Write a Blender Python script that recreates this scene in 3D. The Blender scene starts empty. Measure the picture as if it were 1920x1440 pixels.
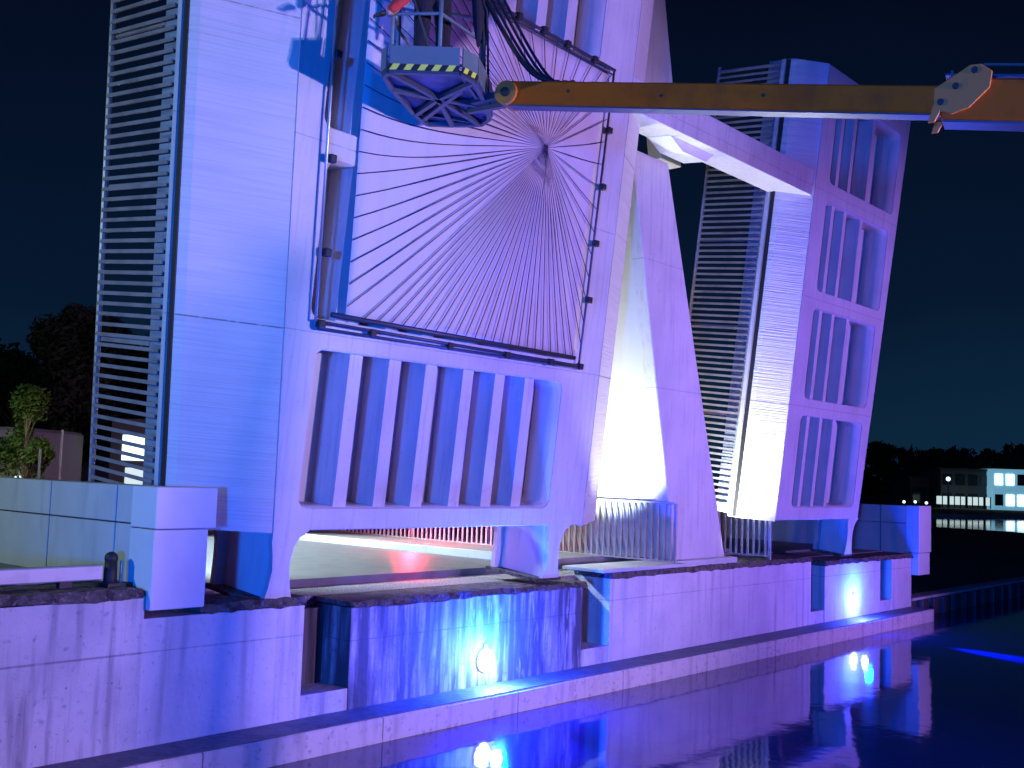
import bpy, bmesh, math, random
from mathutils import Vector, Matrix
random.seed(7)
PI = math.pi
S = bpy.context.scene
C = S.collection

# ------------------------------------------------------------------ camera
cd = bpy.data.cameras.new('camera'); cam = bpy.data.objects.new('camera', cd); C.objects.link(cam)
F_ = Vector((0.75011428, 0.65603891, 0.08331578)); R_ = Vector((0.65591866, -0.75412465, 0.03266083)); U_ = Vector((-0.08425725, -0.03014902, 0.99598783))
cam.matrix_world = Matrix(((R_.x, U_.x, -F_.x, 0), (R_.y, U_.y, -F_.y, 0), (R_.z, U_.z, -F_.z, 3.0), (0, 0, 0, 1)))
cd.sensor_width = 36; cd.lens = 2032.7 / 1920 * 36; cd.clip_start = 0.1; cd.clip_end = 2000
S.camera = cam
S.render.resolution_x = 1024; S.render.resolution_y = 768
S.view_settings.view_transform = 'Standard'; S.view_settings.look = 'None'; S.view_settings.gamma = 1; S.view_settings.exposure = 0

# ------------------------------------------------------------------ night sky
W = bpy.data.worlds.new('World'); S.world = W; W.use_nodes = True
nt = W.node_tree; nt.nodes.clear()
wo = nt.nodes.new('ShaderNodeOutputWorld'); bg = nt.nodes.new('ShaderNodeBackground')
tc = nt.nodes.new('ShaderNodeTexCoord'); sp = nt.nodes.new('ShaderNodeSeparateXYZ'); rp = nt.nodes.new('ShaderNodeValToRGB')
nz = nt.nodes.new('ShaderNodeTexNoise'); nz.inputs['Scale'].default_value = 2.5; nz.inputs['Detail'].default_value = 4
md = nt.nodes.new('ShaderNodeMath'); md.operation = 'MULTIPLY_ADD'; md.inputs[1].default_value = 0.17; 
nt.links.new(tc.outputs['Generated'], sp.inputs[0]); nt.links.new(tc.outputs['Generated'], nz.inputs['Vector'])
nt.links.new(nz.outputs['Fac'], md.inputs[0]); nt.links.new(sp.outputs['Z'], md.inputs[2]); nt.links.new(md.outputs[0], rp.inputs[0])
cr = rp.color_ramp
cr.elements[0].position = 0.04; cr.elements[0].color = (0.0045, 0.026, 0.056, 1)
cr.elements[1].position = 0.52; cr.elements[1].color = (0.0011, 0.0026, 0.012, 1)
e = cr.elements.new(0.24); e.color = (0.0020, 0.0092, 0.028, 1)
nt.links.new(rp.outputs[0], bg.inputs[0]); bg.inputs[1].default_value = 1.0; nt.links.new(bg.outputs[0], wo.inputs[0])

# ------------------------------------------------------------------ lamps of the place and added spots
def spot(name, loc, aim, col, power, angle=70, blend=0.6, radius=0.15):
    l = bpy.data.lights.new(name, 'SPOT'); l.color = col; l.energy = power; l.spot_size = math.radians(angle); l.spot_blend = blend; l.shadow_soft_size = radius
    o = bpy.data.objects.new(name, l); C.objects.link(o); o.location = loc
    o.rotation_euler = (Vector(aim) - Vector(loc)).to_track_quat('-Z', 'Y').to_euler(); return o
def point(name, loc, col, power, radius=0.1):
    l = bpy.data.lights.new(name, 'POINT'); l.color = col; l.energy = power; l.shadow_soft_size = radius
    o = bpy.data.objects.new(name, l); C.objects.link(o); o.location = loc; return o
spot('flood_light', (12.2, -10, 3.4), (9.0, 9.5, 4.5), (0.66, 0.41, 1.0), 11300, 56, 0.6, 0.06)          # lilac, far bank
spot('flood_light', (11.9, -10.1, 3.6), (6.2, 9.4, 6.2), (0.48, 0.78, 1.0), 4700, 26, 1.0, 0.06)         # pale blue, left side face
spot('flood_light', (15.5, -10, 4.4), (11.5, 9.5, 5), (0.36, 0.17, 1.0), 5500, 62, 0.9, 0.12)           # blue violet, far bank
spot('flood_light', (-9, -3, 2.6), (15, 9.5, 4.5), (0.0, 0.13, 1.0), 23000, 47, 0.9, 0.7)               # deep blue from the left
spot('flood_light', (25, -9, 2.6), (21.5, 9.5, 4.0), (0.44, 0.20, 1.0), 15500, 46, 0.9, 0.2)              # violet from the right
spot('deck_flood', (13.75, 10.9, 1.75), (15.0, 11.1, 4.4), (0.84, 0.95, 1.0), 1500, 90, 0.5, 0.08)    # white uplight beside the pylon
spot('deck_flood', (14.1, 9.0, 1.2), (13.0, 9.5, 4.2), (0.95, 0.95, 1.0), 600, 42, 0.8, 0.06)          # white uplight on the inner side face
spot('deck_flood', (17.2, 9.86, 1.72), (16.6, 9.30, 8.2), (0.97, 1.0, 1.0), 2300, 150, 1.0, 0.08)           # white uplight on the crossbeam
spot('bloom_beam', (21.95, 9.28, 0.62), (20.9, 5.9, 0.0), (0.0, 0.05, 1.0), 60000, 15, 1.0, 0.04)            # added beam standing in for blue bloom on the water, second ledge lamp
spot('bloom_beam', (10.59, 9.26, 0.62), (9.2, 7.9, 0.0), (0.0, 0.03, 1.0), 12000, 60, 1.0, 0.06)              # the same beside the first ledge lamp
point('street_light', (-3.0, 12.5, 6.0), (0.62, 0.86, 0.82), 1400, 0.15)
spot('street_light', (10.2, 17.0, 6.5), (11.0, 15.3, 1.6), (0.70, 0.88, 1.0), 7500, 84, 0.4, 0.2)
spot('street_light', (7.6, 19.0, 4.6), (9.9, 21.9, 2.6), (0.80, 1.0, 0.62), 300, 60, 0.8, 0.15)  # added spot to brighten the young tree
point('tail_light', (10.6, 10.95, 1.85), (1.0, 0.03, 0.12), 16, 0.05)
point('tail_light', (14.0, 14.6, 2.1), (1.0, 0.03, 0.06), 260, 0.08)
S.cycles.caustics_reflective = False; S.cycles.caustics_refractive = False

# ------------------------------------------------------------------ materials
def mat(name, base=(0.5, 0.5, 0.5), rough=0.6, metal=0.0, noise=None, bump=None, emit=None, ior=None, coat=0):
    """noise: list of (vec scale xyz, noise scale, lo, hi, colour, strength) mixed over base; bump: (vec scale, scale, strength, dist)"""
    m = bpy.data.materials.new(name); m.use_nodes = True; t = m.node_tree; N = t.nodes; Lk = t.links
    b = N['Principled BSDF']; b.inputs['Roughness'].default_value = rough; b.inputs['Metallic'].default_value = metal
    if ior: b.inputs['IOR'].default_value = ior
    if coat: b.inputs['Coat Weight'].default_value = coat
    co = N.new('ShaderNodeTexCoord')
    cur = None
    rgb = N.new('ShaderNodeRGB'); rgb.outputs[0].default_value = (*base, 1); cur = rgb.outputs[0]
    def nzz(vs, sc, det=6):
        mp = N.new('ShaderNodeMapping'); mp.inputs['Scale'].default_value = vs; Lk.new(co.outputs['Object'], mp.inputs[0])
        n = N.new('ShaderNodeTexNoise'); n.inputs['Scale'].default_value = sc; n.inputs['Detail'].default_value = det; Lk.new(mp.outputs[0], n.inputs['Vector']); return n.outputs['Fac']
    for (vs, sc, lo, hi, colr, st) in (noise or []):
        f = nzz(vs, sc); mr = N.new('ShaderNodeMapRange'); mr.inputs['From Min'].default_value = lo; mr.inputs['From Max'].default_value = hi; mr.inputs['To Max'].default_value = st
        Lk.new(f, mr.inputs['Value']); mx = N.new('ShaderNodeMix'); mx.data_type = 'RGBA'
        Lk.new(mr.outputs[0], mx.inputs['Factor']); Lk.new(cur, mx.inputs['A']); mx.inputs['B'].default_value = (*colr, 1); cur = mx.outputs['Result']
    Lk.new(cur, b.inputs['Base Color'])
    if bump:
        prev = None
        for (vs, sc, st, dist) in bump:
            f = nzz(vs, sc, 3); bn = N.new('ShaderNodeBump'); bn.inputs['Strength'].default_value = st; bn.inputs['Distance'].default_value = dist
            Lk.new(f, bn.inputs['Height'])
            if prev: Lk.new(prev, bn.inputs['Normal'])
            prev = bn.outputs[0]
        Lk.new(prev, b.inputs['Normal'])
    if emit:
        b.inputs['Emission Color'].default_value = (*emit[0], 1); b.inputs['Emission Strength'].default_value = emit[1]
    return m
def add_lines(m, axis, specs, colr=(0.05, 0.05, 0.06), rep=None):
    """thin dark joint lines at given object coordinates (axis 0/1/2)"""
    t = m.node_tree; N = t.nodes; Lk = t.links; b = N['Principled BSDF']
    src = b.inputs['Base Color'].links[0].from_socket
    co = N.new('ShaderNodeTexCoord'); s = N.new('ShaderNodeSeparateXYZ'); Lk.new(co.outputs['Object'], s.inputs[0])
    nn = N.new('ShaderNodeTexNoise'); nn.inputs['Scale'].default_value = 9; Lk.new(co.outputs['Object'], nn.inputs['Vector'])
    for (pos, hw, st) in specs:
        a = N.new('ShaderNodeMath'); a.operation = 'SUBTRACT'; Lk.new(s.outputs[axis], a.inputs[0]); a.inputs[1].default_value = pos
        src2 = a.outputs[0]
        if rep:
            pp = N.new('ShaderNodeMath'); pp.operation = 'PINGPONG'; Lk.new(src2, pp.inputs[0]); pp.inputs[1].default_value = rep; src2 = pp.outputs[0]
        c = N.new('ShaderNodeMath'); c.operation = 'ABSOLUTE'; Lk.new(src2, c.inputs[0])
        mr = N.new('ShaderNodeMapRange'); mr.inputs['From Min'].default_value = hw * 0.4; mr.inputs['From Max'].default_value = hw; mr.inputs['To Min'].default_value = st; mr.inputs['To Max'].default_value = 0; Lk.new(c.outputs[0], mr.inputs['Value'])
        mu = N.new('ShaderNodeMath'); mu.operation = 'MULTIPLY'; Lk.new(mr.outputs[0], mu.inputs[0]); 
        m2 = N.new('ShaderNodeMapRange'); m2.inputs['From Min'].default_value = 0.3; m2.inputs['From Max'].default_value = 0.5; m2.inputs['To Min'].default_value = 0.35; Lk.new(nn.outputs['Fac'], m2.inputs['Value']); Lk.new(m2.outputs[0], mu.inputs[1])
        mx = N.new('ShaderNodeMix'); mx.data_type = 'RGBA'; Lk.new(mu.outputs[0], mx.inputs['Factor']); Lk.new(src, mx.inputs['A']); mx.inputs['B'].default_value = (*colr, 1); src = mx.outputs['Result']
    Lk.new(src, b.inputs['Base Color'])
    return m
def add_speckle(m, scale, thr, colr):
    t = m.node_tree; N = t.nodes; Lk = t.links; b = N['Principled BSDF']; src = b.inputs['Base Color'].links[0].from_socket
    co = N.new('ShaderNodeTexCoord'); v = N.new('ShaderNodeTexVoronoi'); v.inputs['Scale'].default_value = scale; Lk.new(co.outputs['Object'], v.inputs['Vector'])
    mr = N.new('ShaderNodeMapRange'); mr.inputs['From Min'].default_value = thr * 0.6; mr.inputs['From Max'].default_value = thr; mr.inputs['To Min'].default_value = 0.8; mr.inputs['To Max'].default_value = 0; Lk.new(v.outputs['Distance'], mr.inputs['Value'])
    mx = N.new('ShaderNodeMix'); mx.data_type = 'RGBA'; Lk.new(mr.outputs[0], mx.inputs['Factor']); Lk.new(src, mx.inputs['A']); mx.inputs['B'].default_value = (*colr, 1); Lk.new(mx.outputs['Result'], b.inputs['Base Color'])

M = {}
M['paint'] = mat('white_painted_steel', (0.52, 0.52, 0.53), 0.45, noise=[((1, 1, 1), 1.3, 0.42, 0.72, (0.38, 0.39, 0.42), 0.6), ((7, 7, 0.5), 2.2, 0.52, 0.72, (0.30, 0.30, 0.32), 0.5), ((1, 1, 1), 14, 0.62, 0.72, (0.28, 0.28, 0.30), 0.35)], bump=[((1, 1, 1), 6, 0.15, 0.01)])
M['paint'] = add_lines(M['paint'], 2, [(2.885, 0.010, 0.45), (4.93, 0.010, 0.45), (6.97, 0.010, 0.4)], (0.12, 0.12, 0.14))
M['board'] = add_lines(mat('board_marked_concrete', (0.56, 0.56, 0.57), 0.6, noise=[((0.5, 0.5, 26), 1.6, 0.45, 0.72, (0.40, 0.41, 0.43), 0.55), ((1, 1, 1), 0.9, 0.45, 0.7, (0.48, 0.48, 0.5), 0.5)], bump=[((0.35, 0.35, 30), 1.5, 0.5, 0.02)]), 2, [(2.88, 0.012, 0.7), (6.1, 0.012, 0.5)])
M['slab'] = mat('white_slab_soffit', (0.52, 0.52, 0.53), 0.5, noise=[((4, 4, 0.4), 2, 0.5, 0.8, (0.5, 0.5, 0.52), 0.4)])
M['kerbplate'] = mat('weathered_kerb_plate', (0.22, 0.27, 0.30), 0.55, noise=[((1, 1, 8), 2.5, 0.4, 0.65, (0.09, 0.11, 0.13), 0.8)])
M['rail'] = mat('galvanised_railing', (0.30, 0.29, 0.31), 0.45, 0.4, noise=[((1, 1, 1), 3, 0.45, 0.65, (0.16, 0.15, 0.16), 0.6)])
M['railw'] = mat('pale_railing', (0.36, 0.38, 0.42), 0.45, 0.1, noise=[((1, 1, 1), 5, 0.5, 0.7, (0.22, 0.24, 0.26), 0.5)])
M['web'] = mat('leg_web_paint', (0.60, 0.62, 0.65), 0.5, noise=[((4, 4, 0.7), 2, 0.5, 0.8, (0.35, 0.36, 0.4), 0.6)])
M['conc'] = add_lines(mat('quay_concrete', (0.50, 0.49, 0.49), 0.85, noise=[((5.5, 5.5, 0.5), 1.5, 0.50, 0.68, (0.17, 0.17, 0.19), 0.75), ((1, 1, 1), 1.1, 0.42, 0.62, (0.30, 0.30, 0.33), 0.6), ((1, 1, 1), 11, 0.60, 0.72, (0.16, 0.15, 0.2), 0.55), ((1, 1, 1), 38, 0.62, 0.7, (0.15, 0.15, 0.2), 0.5)], bump=[((1, 1, 1), 8, 0.4, 0.02), ((1, 1, 1), 45, 0.3, 0.006)]), 2, [(1.18, 0.014, 0.6)], (0.09, 0.08, 0.10))
add_speckle(M['conc'], 5.5, 0.07, (0.13, 0.12, 0.16))
M['concL'] = add_lines(mat('quay_concrete_pale', (0.56, 0.54, 0.54), 0.85, noise=[((6, 6, 0.35), 1.2, 0.53, 0.72, (0.22, 0.21, 0.24), 0.6), ((1, 1, 1), 1.5, 0.45, 0.65, (0.42, 0.40, 0.43), 0.6), ((1, 1, 1), 20, 0.6, 0.72, (0.25, 0.24, 0.3), 0.5)], bump=[((1, 1, 1), 9, 0.35, 0.02)]), 2, [(1.18, 0.010, 0.5)], (0.16, 0.15, 0.18))
M['concD'] = add_lines(mat('stained_abutment_concrete', (0.34, 0.34, 0.37), 0.8, noise=[((6, 6, 0.7), 1.1, 0.34, 0.56, (0.04, 0.042, 0.055), 0.95), ((15, 15, 0.9), 1.7, 0.42, 0.7, (0.05, 0.05, 0.06), 0.7), ((1, 1, 1), 1.1, 0.5, 0.7, (0.05, 0.05, 0.06), 0.6), ((9, 9, 1.6), 1.2, 0.6, 0.72, (0.55, 0.55, 0.6), 0.5), ((1, 1, 1), 14, 0.58, 0.72, (0.05, 0.05, 0.06), 0.5)], bump=[((1, 1, 1), 10, 0.4, 0.02)]), 2, [(1.05, 0.01, 0.5)], (0.03, 0.03, 0.04))
M['moss'] = mat('mossy_coping', (0.10, 0.09, 0.08), 0.95, noise=[((1, 1, 1), 9, 0.45, 0.6, (0.035, 0.03, 0.025), 0.9), ((1, 1, 1), 26, 0.55, 0.7, (0.25, 0.2, 0.2), 0.7)], bump=[((1, 1, 1), 22, 1.0, 0.05)])
M['ledge'] = add_lines(mat('ledge_concrete', (0.55, 0.50, 0.50), 0.8, noise=[((3, 3, 0.6), 2, 0.5, 0.7, (0.25, 0.22, 0.24), 0.6), ((1, 1, 1), 17, 0.58, 0.7, (0.2, 0.18, 0.2), 0.6)], bump=[((1, 1, 1), 12, 0.4, 0.015)]), 0, [(0.4, 0.012, 0.8)], (0.05, 0.05, 0.06), rep=1.15)
M['ledgetop'] = mat('dark_ledge_top', (0.10, 0.11, 0.13), 0.55, noise=[((1, 1, 1), 6, 0.45, 0.7, (0.04, 0.05, 0.06), 0.8), ((1, 1, 1), 30, 0.6, 0.7, (0.2, 0.2, 0.22), 0.5)], bump=[((1, 1, 1), 15, 0.5, 0.02)])  # ledge top coloured darker than the ledge face
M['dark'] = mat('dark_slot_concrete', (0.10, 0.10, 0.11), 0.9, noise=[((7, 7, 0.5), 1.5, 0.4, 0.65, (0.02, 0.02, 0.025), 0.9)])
M['precast'] = mat('precast_parapet', (0.48, 0.50, 0.51), 0.6, noise=[((1, 1, 1), 2, 0.4, 0.7, (0.38, 0.40, 0.42), 0.6), ((4, 4, 0.6), 2, 0.55, 0.7, (0.3, 0.31, 0.33), 0.35)])
M['blockp'] = mat('smooth_precast_block', (0.62, 0.62, 0.64), 0.6, noise=[((1, 1, 1), 3, 0.5, 0.8, (0.5, 0.5, 0.52), 0.5)])
M['gravel'] = mat('gravel_strip', (0.34, 0.30, 0.32), 0.9, noise=[((1, 1, 1), 40, 0.42, 0.62, (0.05, 0.05, 0.06), 0.9), ((1, 1, 1), 90, 0.55, 0.65, (0.5, 0.45, 0.47), 0.8)], bump=[((1, 1, 1), 50, 1.0, 0.03)])
M['asphalt'] = mat('worn_asphalt', (0.11, 0.115, 0.12), 0.45, noise=[((1, 1, 1), 3, 0.45, 0.65, (0.06, 0.065, 0.07), 0.7), ((1, 1, 1), 60, 0.55, 0.7, (0.2, 0.2, 0.2), 0.5)], bump=[((1, 1, 1), 60, 0.4, 0.01)])
M['paving'] = mat('paving_slabs', (0.20, 0.20, 0.20), 0.7, noise=[((1, 1, 1), 5, 0.45, 0.65, (0.10, 0.10, 0.10), 0.6)])
M['grass'] = mat('dark_grass', (0.035, 0.05, 0.02), 0.95, noise=[((1, 1, 1), 1.3, 0.4, 0.65, (0.05, 0.03, 0.03), 0.8), ((1, 1, 1), 9, 0.45, 0.65, (0.015, 0.02, 0.01), 0.8)], bump=[((1, 1, 1), 7, 1, 0.2)])
M['orange'] = mat('orange_boom_paint', (0.60, 0.095, 0.005), 0.45, noise=[((1, 1, 1), 2.2, 0.5, 0.75, (0.42, 0.06, 0.005), 0.6), ((1, 1, 1), 25, 0.64, 0.72, (0.16, 0.08, 0.05), 0.5), ((1, 1, 1), 5, 0.5, 0.7, (0.28, 0.05, 0.01), 0.5)])
M['orange'].node_tree.nodes['Principled BSDF'].inputs['Specular IOR Level'].default_value = 0.12; M['orange'].node_tree.nodes['Principled BSDF'].inputs['Roughness'].default_value = 0.6
M['orangedark'] = mat('worn_orange_lug', (0.60, 0.17, 0.02), 0.5, noise=[((1, 1, 1), 8, 0.5, 0.7, (0.4, 0.12, 0.04), 0.6)])
M['gray'] = mat('grey_platform_paint', (0.12, 0.16, 0.17), 0.5, noise=[((1, 1, 1), 4, 0.5, 0.7, (0.08, 0.11, 0.12), 0.6)])
M['steel'] = mat('platform_steel', (0.10, 0.11, 0.14), 0.4, 0.6)
M['floorp'] = mat('platform_floor_sheet', (0.05, 0.055, 0.08), 0.5, 0.3, noise=[((1, 1, 1), 4, 0.45, 0.6, (0.14, 0.13, 0.26), 0.7)])
M['yellow'] = mat('hazard_yellow', (0.75, 0.72, 0.08), 0.5)
M['black'] = mat('black_rubber', (0.012, 0.012, 0.014), 0.6)
M['rope'] = mat('dark_rope', (0.035, 0.02, 0.05), 0.8)
M['tube'] = mat('scaffold_tube', (0.45, 0.48, 0.52), 0.35, 0.7)
M['tubed'] = mat('dark_clamped_tube', (0.05, 0.05, 0.08), 0.5, 0.3)
M['fabric'] = mat('white_sailcloth', (0.54, 0.51, 0.54), 0.8, noise=[((2.5, 1, 0.3), 1.6, 0.45, 0.7, (0.46, 0.43, 0.47), 0.6)], bump=[((1.6, 1, 0.4), 1.2, 0.7, 0.10)])
M['trousers'] = mat('dark_work_trousers', (0.012, 0.010, 0.016), 0.9, bump=[((1, 1, 1), 12, 0.8, 0.02)])
M['red'] = mat('red_jacket', (0.55, 0.03, 0.02), 0.7, bump=[((1, 1, 1), 14, 0.7, 0.02)])
M['skin'] = mat('skin', (0.50, 0.30, 0.22), 0.55)
M['hair'] = mat('dark_hair', (0.02, 0.014, 0.01), 0.7)
M['bark'] = mat('bark', (0.16, 0.12, 0.08), 0.9, noise=[((4, 4, 1), 5, 0.45, 0.6, (0.07, 0.05, 0.04), 0.8)])
M['leafY'] = mat('young_foliage', (0.10, 0.15, 0.035), 0.6, noise=[((1, 1, 1), 3, 0.4, 0.65, (0.05, 0.10, 0.03), 0.8)])
M['leafD'] = mat('dark_foliage', (0.022, 0.032, 0.014), 0.8, noise=[((1, 1, 1), 1.2, 0.4, 0.65, (0.03, 0.035, 0.016), 0.8)])
M['lampw'] = mat('lamp_glass_blue_white', (1, 1, 1), 0.3, emit=((0.45, 0.55, 1.0), 9))
M['litwin'] = mat('lit_window', (0.8, 0.9, 1), 0.4, emit=((0.75, 0.95, 1.0), 2.0))
M['litcyan'] = mat('lit_cyan_front', (0.4, 0.7, 0.9), 0.5, emit=((0.25, 0.65, 0.9), 0.45))
M['litwarm'] = mat('lit_shop_window', (0.8, 0.9, 0.85), 0.5, emit=((0.7, 0.9, 0.9), 0.8))
M['wallgrey'] = mat('grey_house_wall', (0.08, 0.08, 0.085), 0.85, noise=[((1, 1, 1), 1, 0.4, 0.7, (0.06, 0.06, 0.06), 0.6)])
M['wallwhite'] = mat('white_house_wall', (0.35, 0.33, 0.32), 0.8)
M['roof'] = mat('dark_roof', (0.05, 0.05, 0.055), 0.8)
M['glassd'] = mat('dark_glass', (0.02, 0.03, 0.04), 0.1)
# water
wm = bpy.data.materials.new('canal_water'); wm.use_nodes = True; t = wm.node_tree; b = t.nodes['Principled BSDF']
b.inputs['Base Color'].default_value = (0.002, 0.008, 0.07, 1); b.inputs['Roughness'].default_value = 0.06; b.inputs['IOR'].default_value = 1.75
co = t.nodes.new('ShaderNodeTexCoord'); mp = t.nodes.new('ShaderNodeMapping'); mp.inputs['Scale'].default_value = (0.9, 0.9, 1); n = t.nodes.new('ShaderNodeTexNoise'); n.inputs['Scale'].default_value = 1.6; n.inputs['Detail'].default_value = 3
bp = t.nodes.new('ShaderNodeBump'); bp.inputs['Strength'].default_value = 0.16; bp.inputs['Distance'].default_value = 0.03
t.links.new(co.outputs['Object'], mp.inputs[0]); t.links.new(mp.outputs[0], n.inputs['Vector']); t.links.new(n.outputs['Fac'], bp.inputs['Height']); t.links.new(bp.outputs[0], b.inputs['Normal'])
M['water'] = wm

# ------------------------------------------------------------------ helpers
ORG = {}
def tag(o, label, cat, group=None, kind=None):
    if label: o['label'] = label
    if cat: o['category'] = cat
    if group: o['group'] = group
    if kind: o['kind'] = kind
    return o
def thing(name, label, cat, loc=(0, 0, 0), group=None):
    o = bpy.data.objects.new(name, None); C.objects.link(o); o.location = loc; o.empty_display_size = 0.2
    ORG[o.name] = Vector(loc); return tag(o, label, cat, group)
class B:
    def __init__(s): s.v = []; s.f = []
    def add(s, vs, fs):
        k = len(s.v); s.v += [tuple(x) for x in vs]; s.f += [tuple(i + k for i in f) for f in fs]; return s
    def box(s, a, b):
        x0, y0, z0 = a; x1, y1, z1 = b
        return s.add([(x0, y0, z0), (x1, y0, z0), (x1, y1, z0), (x0, y1, z0), (x0, y0, z1), (x1, y0, z1), (x1, y1, z1), (x0, y1, z1)],
                     [(3, 2, 1, 0), (4, 5, 6, 7), (0, 1, 5, 4), (1, 2, 6, 5), (2, 3, 7, 6), (3, 0, 4, 7)])
    def loft(s, p, q):   # two matching polygons
        n = len(p); return s.add(list(p) + list(q), [tuple(range(n - 1, -1, -1)), tuple(range(n, 2 * n))] + [(i, (i + 1) % n, n + (i + 1) % n, n + i) for i in range(n)])
    def prism(s, poly, axis, a, b):  # polygon in the plane across axis, extruded a..b
        def P(u, v, w): return {0: (w, u, v), 1: (u, w, v), 2: (u, v, w)}[axis]
        return s.loft([P(u, v, a) for u, v in poly], [P(u, v, b) for u, v in poly])
    def tube(s, pts, r, n=8, cap=True):
        pts = [Vector(p) for p in pts]; rr = r if isinstance(r, (list, tuple)) else [r] * len(pts); k = len(s.v); ref = None
        for i, p in enumerate(pts):
            d = (pts[min(i + 1, len(pts) - 1)] - pts[max(i - 1, 0)]).normalized()
            if ref is None: ref = d.orthogonal().normalized()
            ref = (ref - d * ref.dot(d)).normalized(); q = d.cross(ref)
            for j in range(n):
                a = 2 * PI * j / n; s.v.append(tuple(p + (ref * math.cos(a) + q * math.sin(a)) * rr[i]))
        for i in range(len(pts) - 1):
            for j in range(n): s.f.append((k + i * n + j, k + i * n + (j + 1) % n, k + (i + 1) * n + (j + 1) % n, k + (i + 1) * n + j))
        if cap: s.f.append(tuple(k + j for j in range(n - 1, -1, -1))); s.f.append(tuple(k + (len(pts) - 1) * n + j for j in range(n)))
        return s
    def bar(s, p, q, w, h, up=(0, 0, 1)):
        p = Vector(p); q = Vector(q); d = (q - p).normalized(); x = d.cross(Vector(up)).normalized(); y = x.cross(d)
        c = [(-w / 2, -h / 2), (w / 2, -h / 2), (w / 2, h / 2), (-w / 2, h / 2)]
        return s.loft([p + x * a + y * b_ for a, b_ in c], [q + x * a + y * b_ for a, b_ in c])
    def ball(s, c, r, sc=(1, 1, 1), n=12, m=8):
        k = len(s.v); c = Vector(c)
        for i in range(m + 1):
            th = PI * i / m
            for j in range(n): s.v.append((c.x + r * sc[0] * math.sin(th) * math.cos(2 * PI * j / n), c.y + r * sc[1] * math.sin(th) * math.sin(2 * PI * j / n), c.z + r * sc[2] * math.cos(th)))
        for i in range(m):
            for j in range(n): s.f.append((k + i * n + j, k + (i + 1) * n + j, k + (i + 1) * n + (j + 1) % n, k + i * n + (j + 1) % n))
        return s
    def build(s, name, m, parent=None, smooth=False, bevel=0):
        me = bpy.data.meshes.new(name); off = Vector((0, 0, 0))
        if parent is not None: off = ORG[parent.name]
        me.from_pydata([tuple(Vector(v) - off) for v in s.v], [], s.f)
        bm = bmesh.new(); bm.from_mesh(me); bmesh.ops.remove_doubles(bm, verts=bm.verts, dist=1e-5); bmesh.ops.recalc_face_normals(bm, faces=bm.faces)
        if bevel: bmesh.ops.bevel(bm, geom=[e for e in bm.edges if len(e.link_faces) == 2 and e.calc_face_angle(0) > 0.5], offset=bevel, segments=1, affect='EDGES')
        bm.to_mesh(me); bm.free()
        if smooth:
            for p in me.polygons: p.use_smooth = True
        me.materials.append(M[m] if isinstance(m, str) else m)
        o = bpy.data.objects.new(name, me); C.objects.link(o)
        if parent is not None: o.parent = parent; ORG[o.name] = off
        else: ORG[o.name] = off
        return o
def rrect(x0, x1, y0, y1, r, n=6):
    pts = []
    for cx, cy, a0 in ((x1 - r, y1 - r, 0), (x0 + r, y1 - r, 90), (x0 + r, y0 + r, 180), (x1 - r, y0 + r, 270)):
        for i in range(n + 1): a = math.radians(a0 + 90 * i / n); pts.append((cx + r * math.cos(a), cy + r * math.sin(a)))
    return pts
def plate_with_holes(name, outer, holes, w0, w1, m, parent):
    cu = bpy.data.curves.new(name, 'CURVE'); cu.dimensions = '2D'; cu.fill_mode = 'BOTH'; cu.extrude = (w1 - w0) / 2; cu.bevel_depth = 0.0
    for poly in [outer] + holes:
        sp_ = cu.splines.new('POLY'); sp_.points.add(len(poly) - 1); sp_.use_cyclic_u = True
        for i, (x, y) in enumerate(poly): sp_.points[i].co = (x, y, 0, 1)
    tmp = bpy.data.objects.new('tmp', cu); C.objects.link(tmp)
    me = bpy.data.meshes.new_from_object(tmp.evaluated_get(bpy.context.evaluated_depsgraph_get())); bpy.data.objects.remove(tmp); bpy.data.curves.remove(cu)
    wm_ = (w0 + w1) / 2
    for v in me.vertices: x, y, z = v.co; v.co = (x, wm_ + z, y)
    bm = bmesh.new(); bm.from_mesh(me); bmesh.ops.remove_doubles(bm, verts=bm.verts, dist=1e-4); bmesh.ops.recalc_face_normals(bm, faces=bm.faces)
    bmesh.ops.bevel(bm, geom=[e for e in bm.edges if len(e.link_faces) == 2 and 1.3 < e.calc_face_angle(0) < 1.8], offset=0.012, segments=2, affect='EDGES')
    bm.to_mesh(me); bm.free(); me.name = name; me.materials.clear(); me.materials.append(M[m])
    o = bpy.data.objects.new(name, me); C.objects.link(o); o.parent = parent; ORG[o.name] = Vector((0, 0, 0)); return o

# ------------------------------------------------------------------ the setting
def struct(o): o['kind'] = 'structure'; return o
struct(B().add([(-60, -0.6, 0), (900, -0.6, 0), (900, 900, 0), (-60, 900, 0)], [(0, 1, 2, 3)]).build('water', 'water'))
struct(B().box((-40, -60, -0.5), (160, -0.6, 0.95)).build('towpath', 'grass'))
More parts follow.
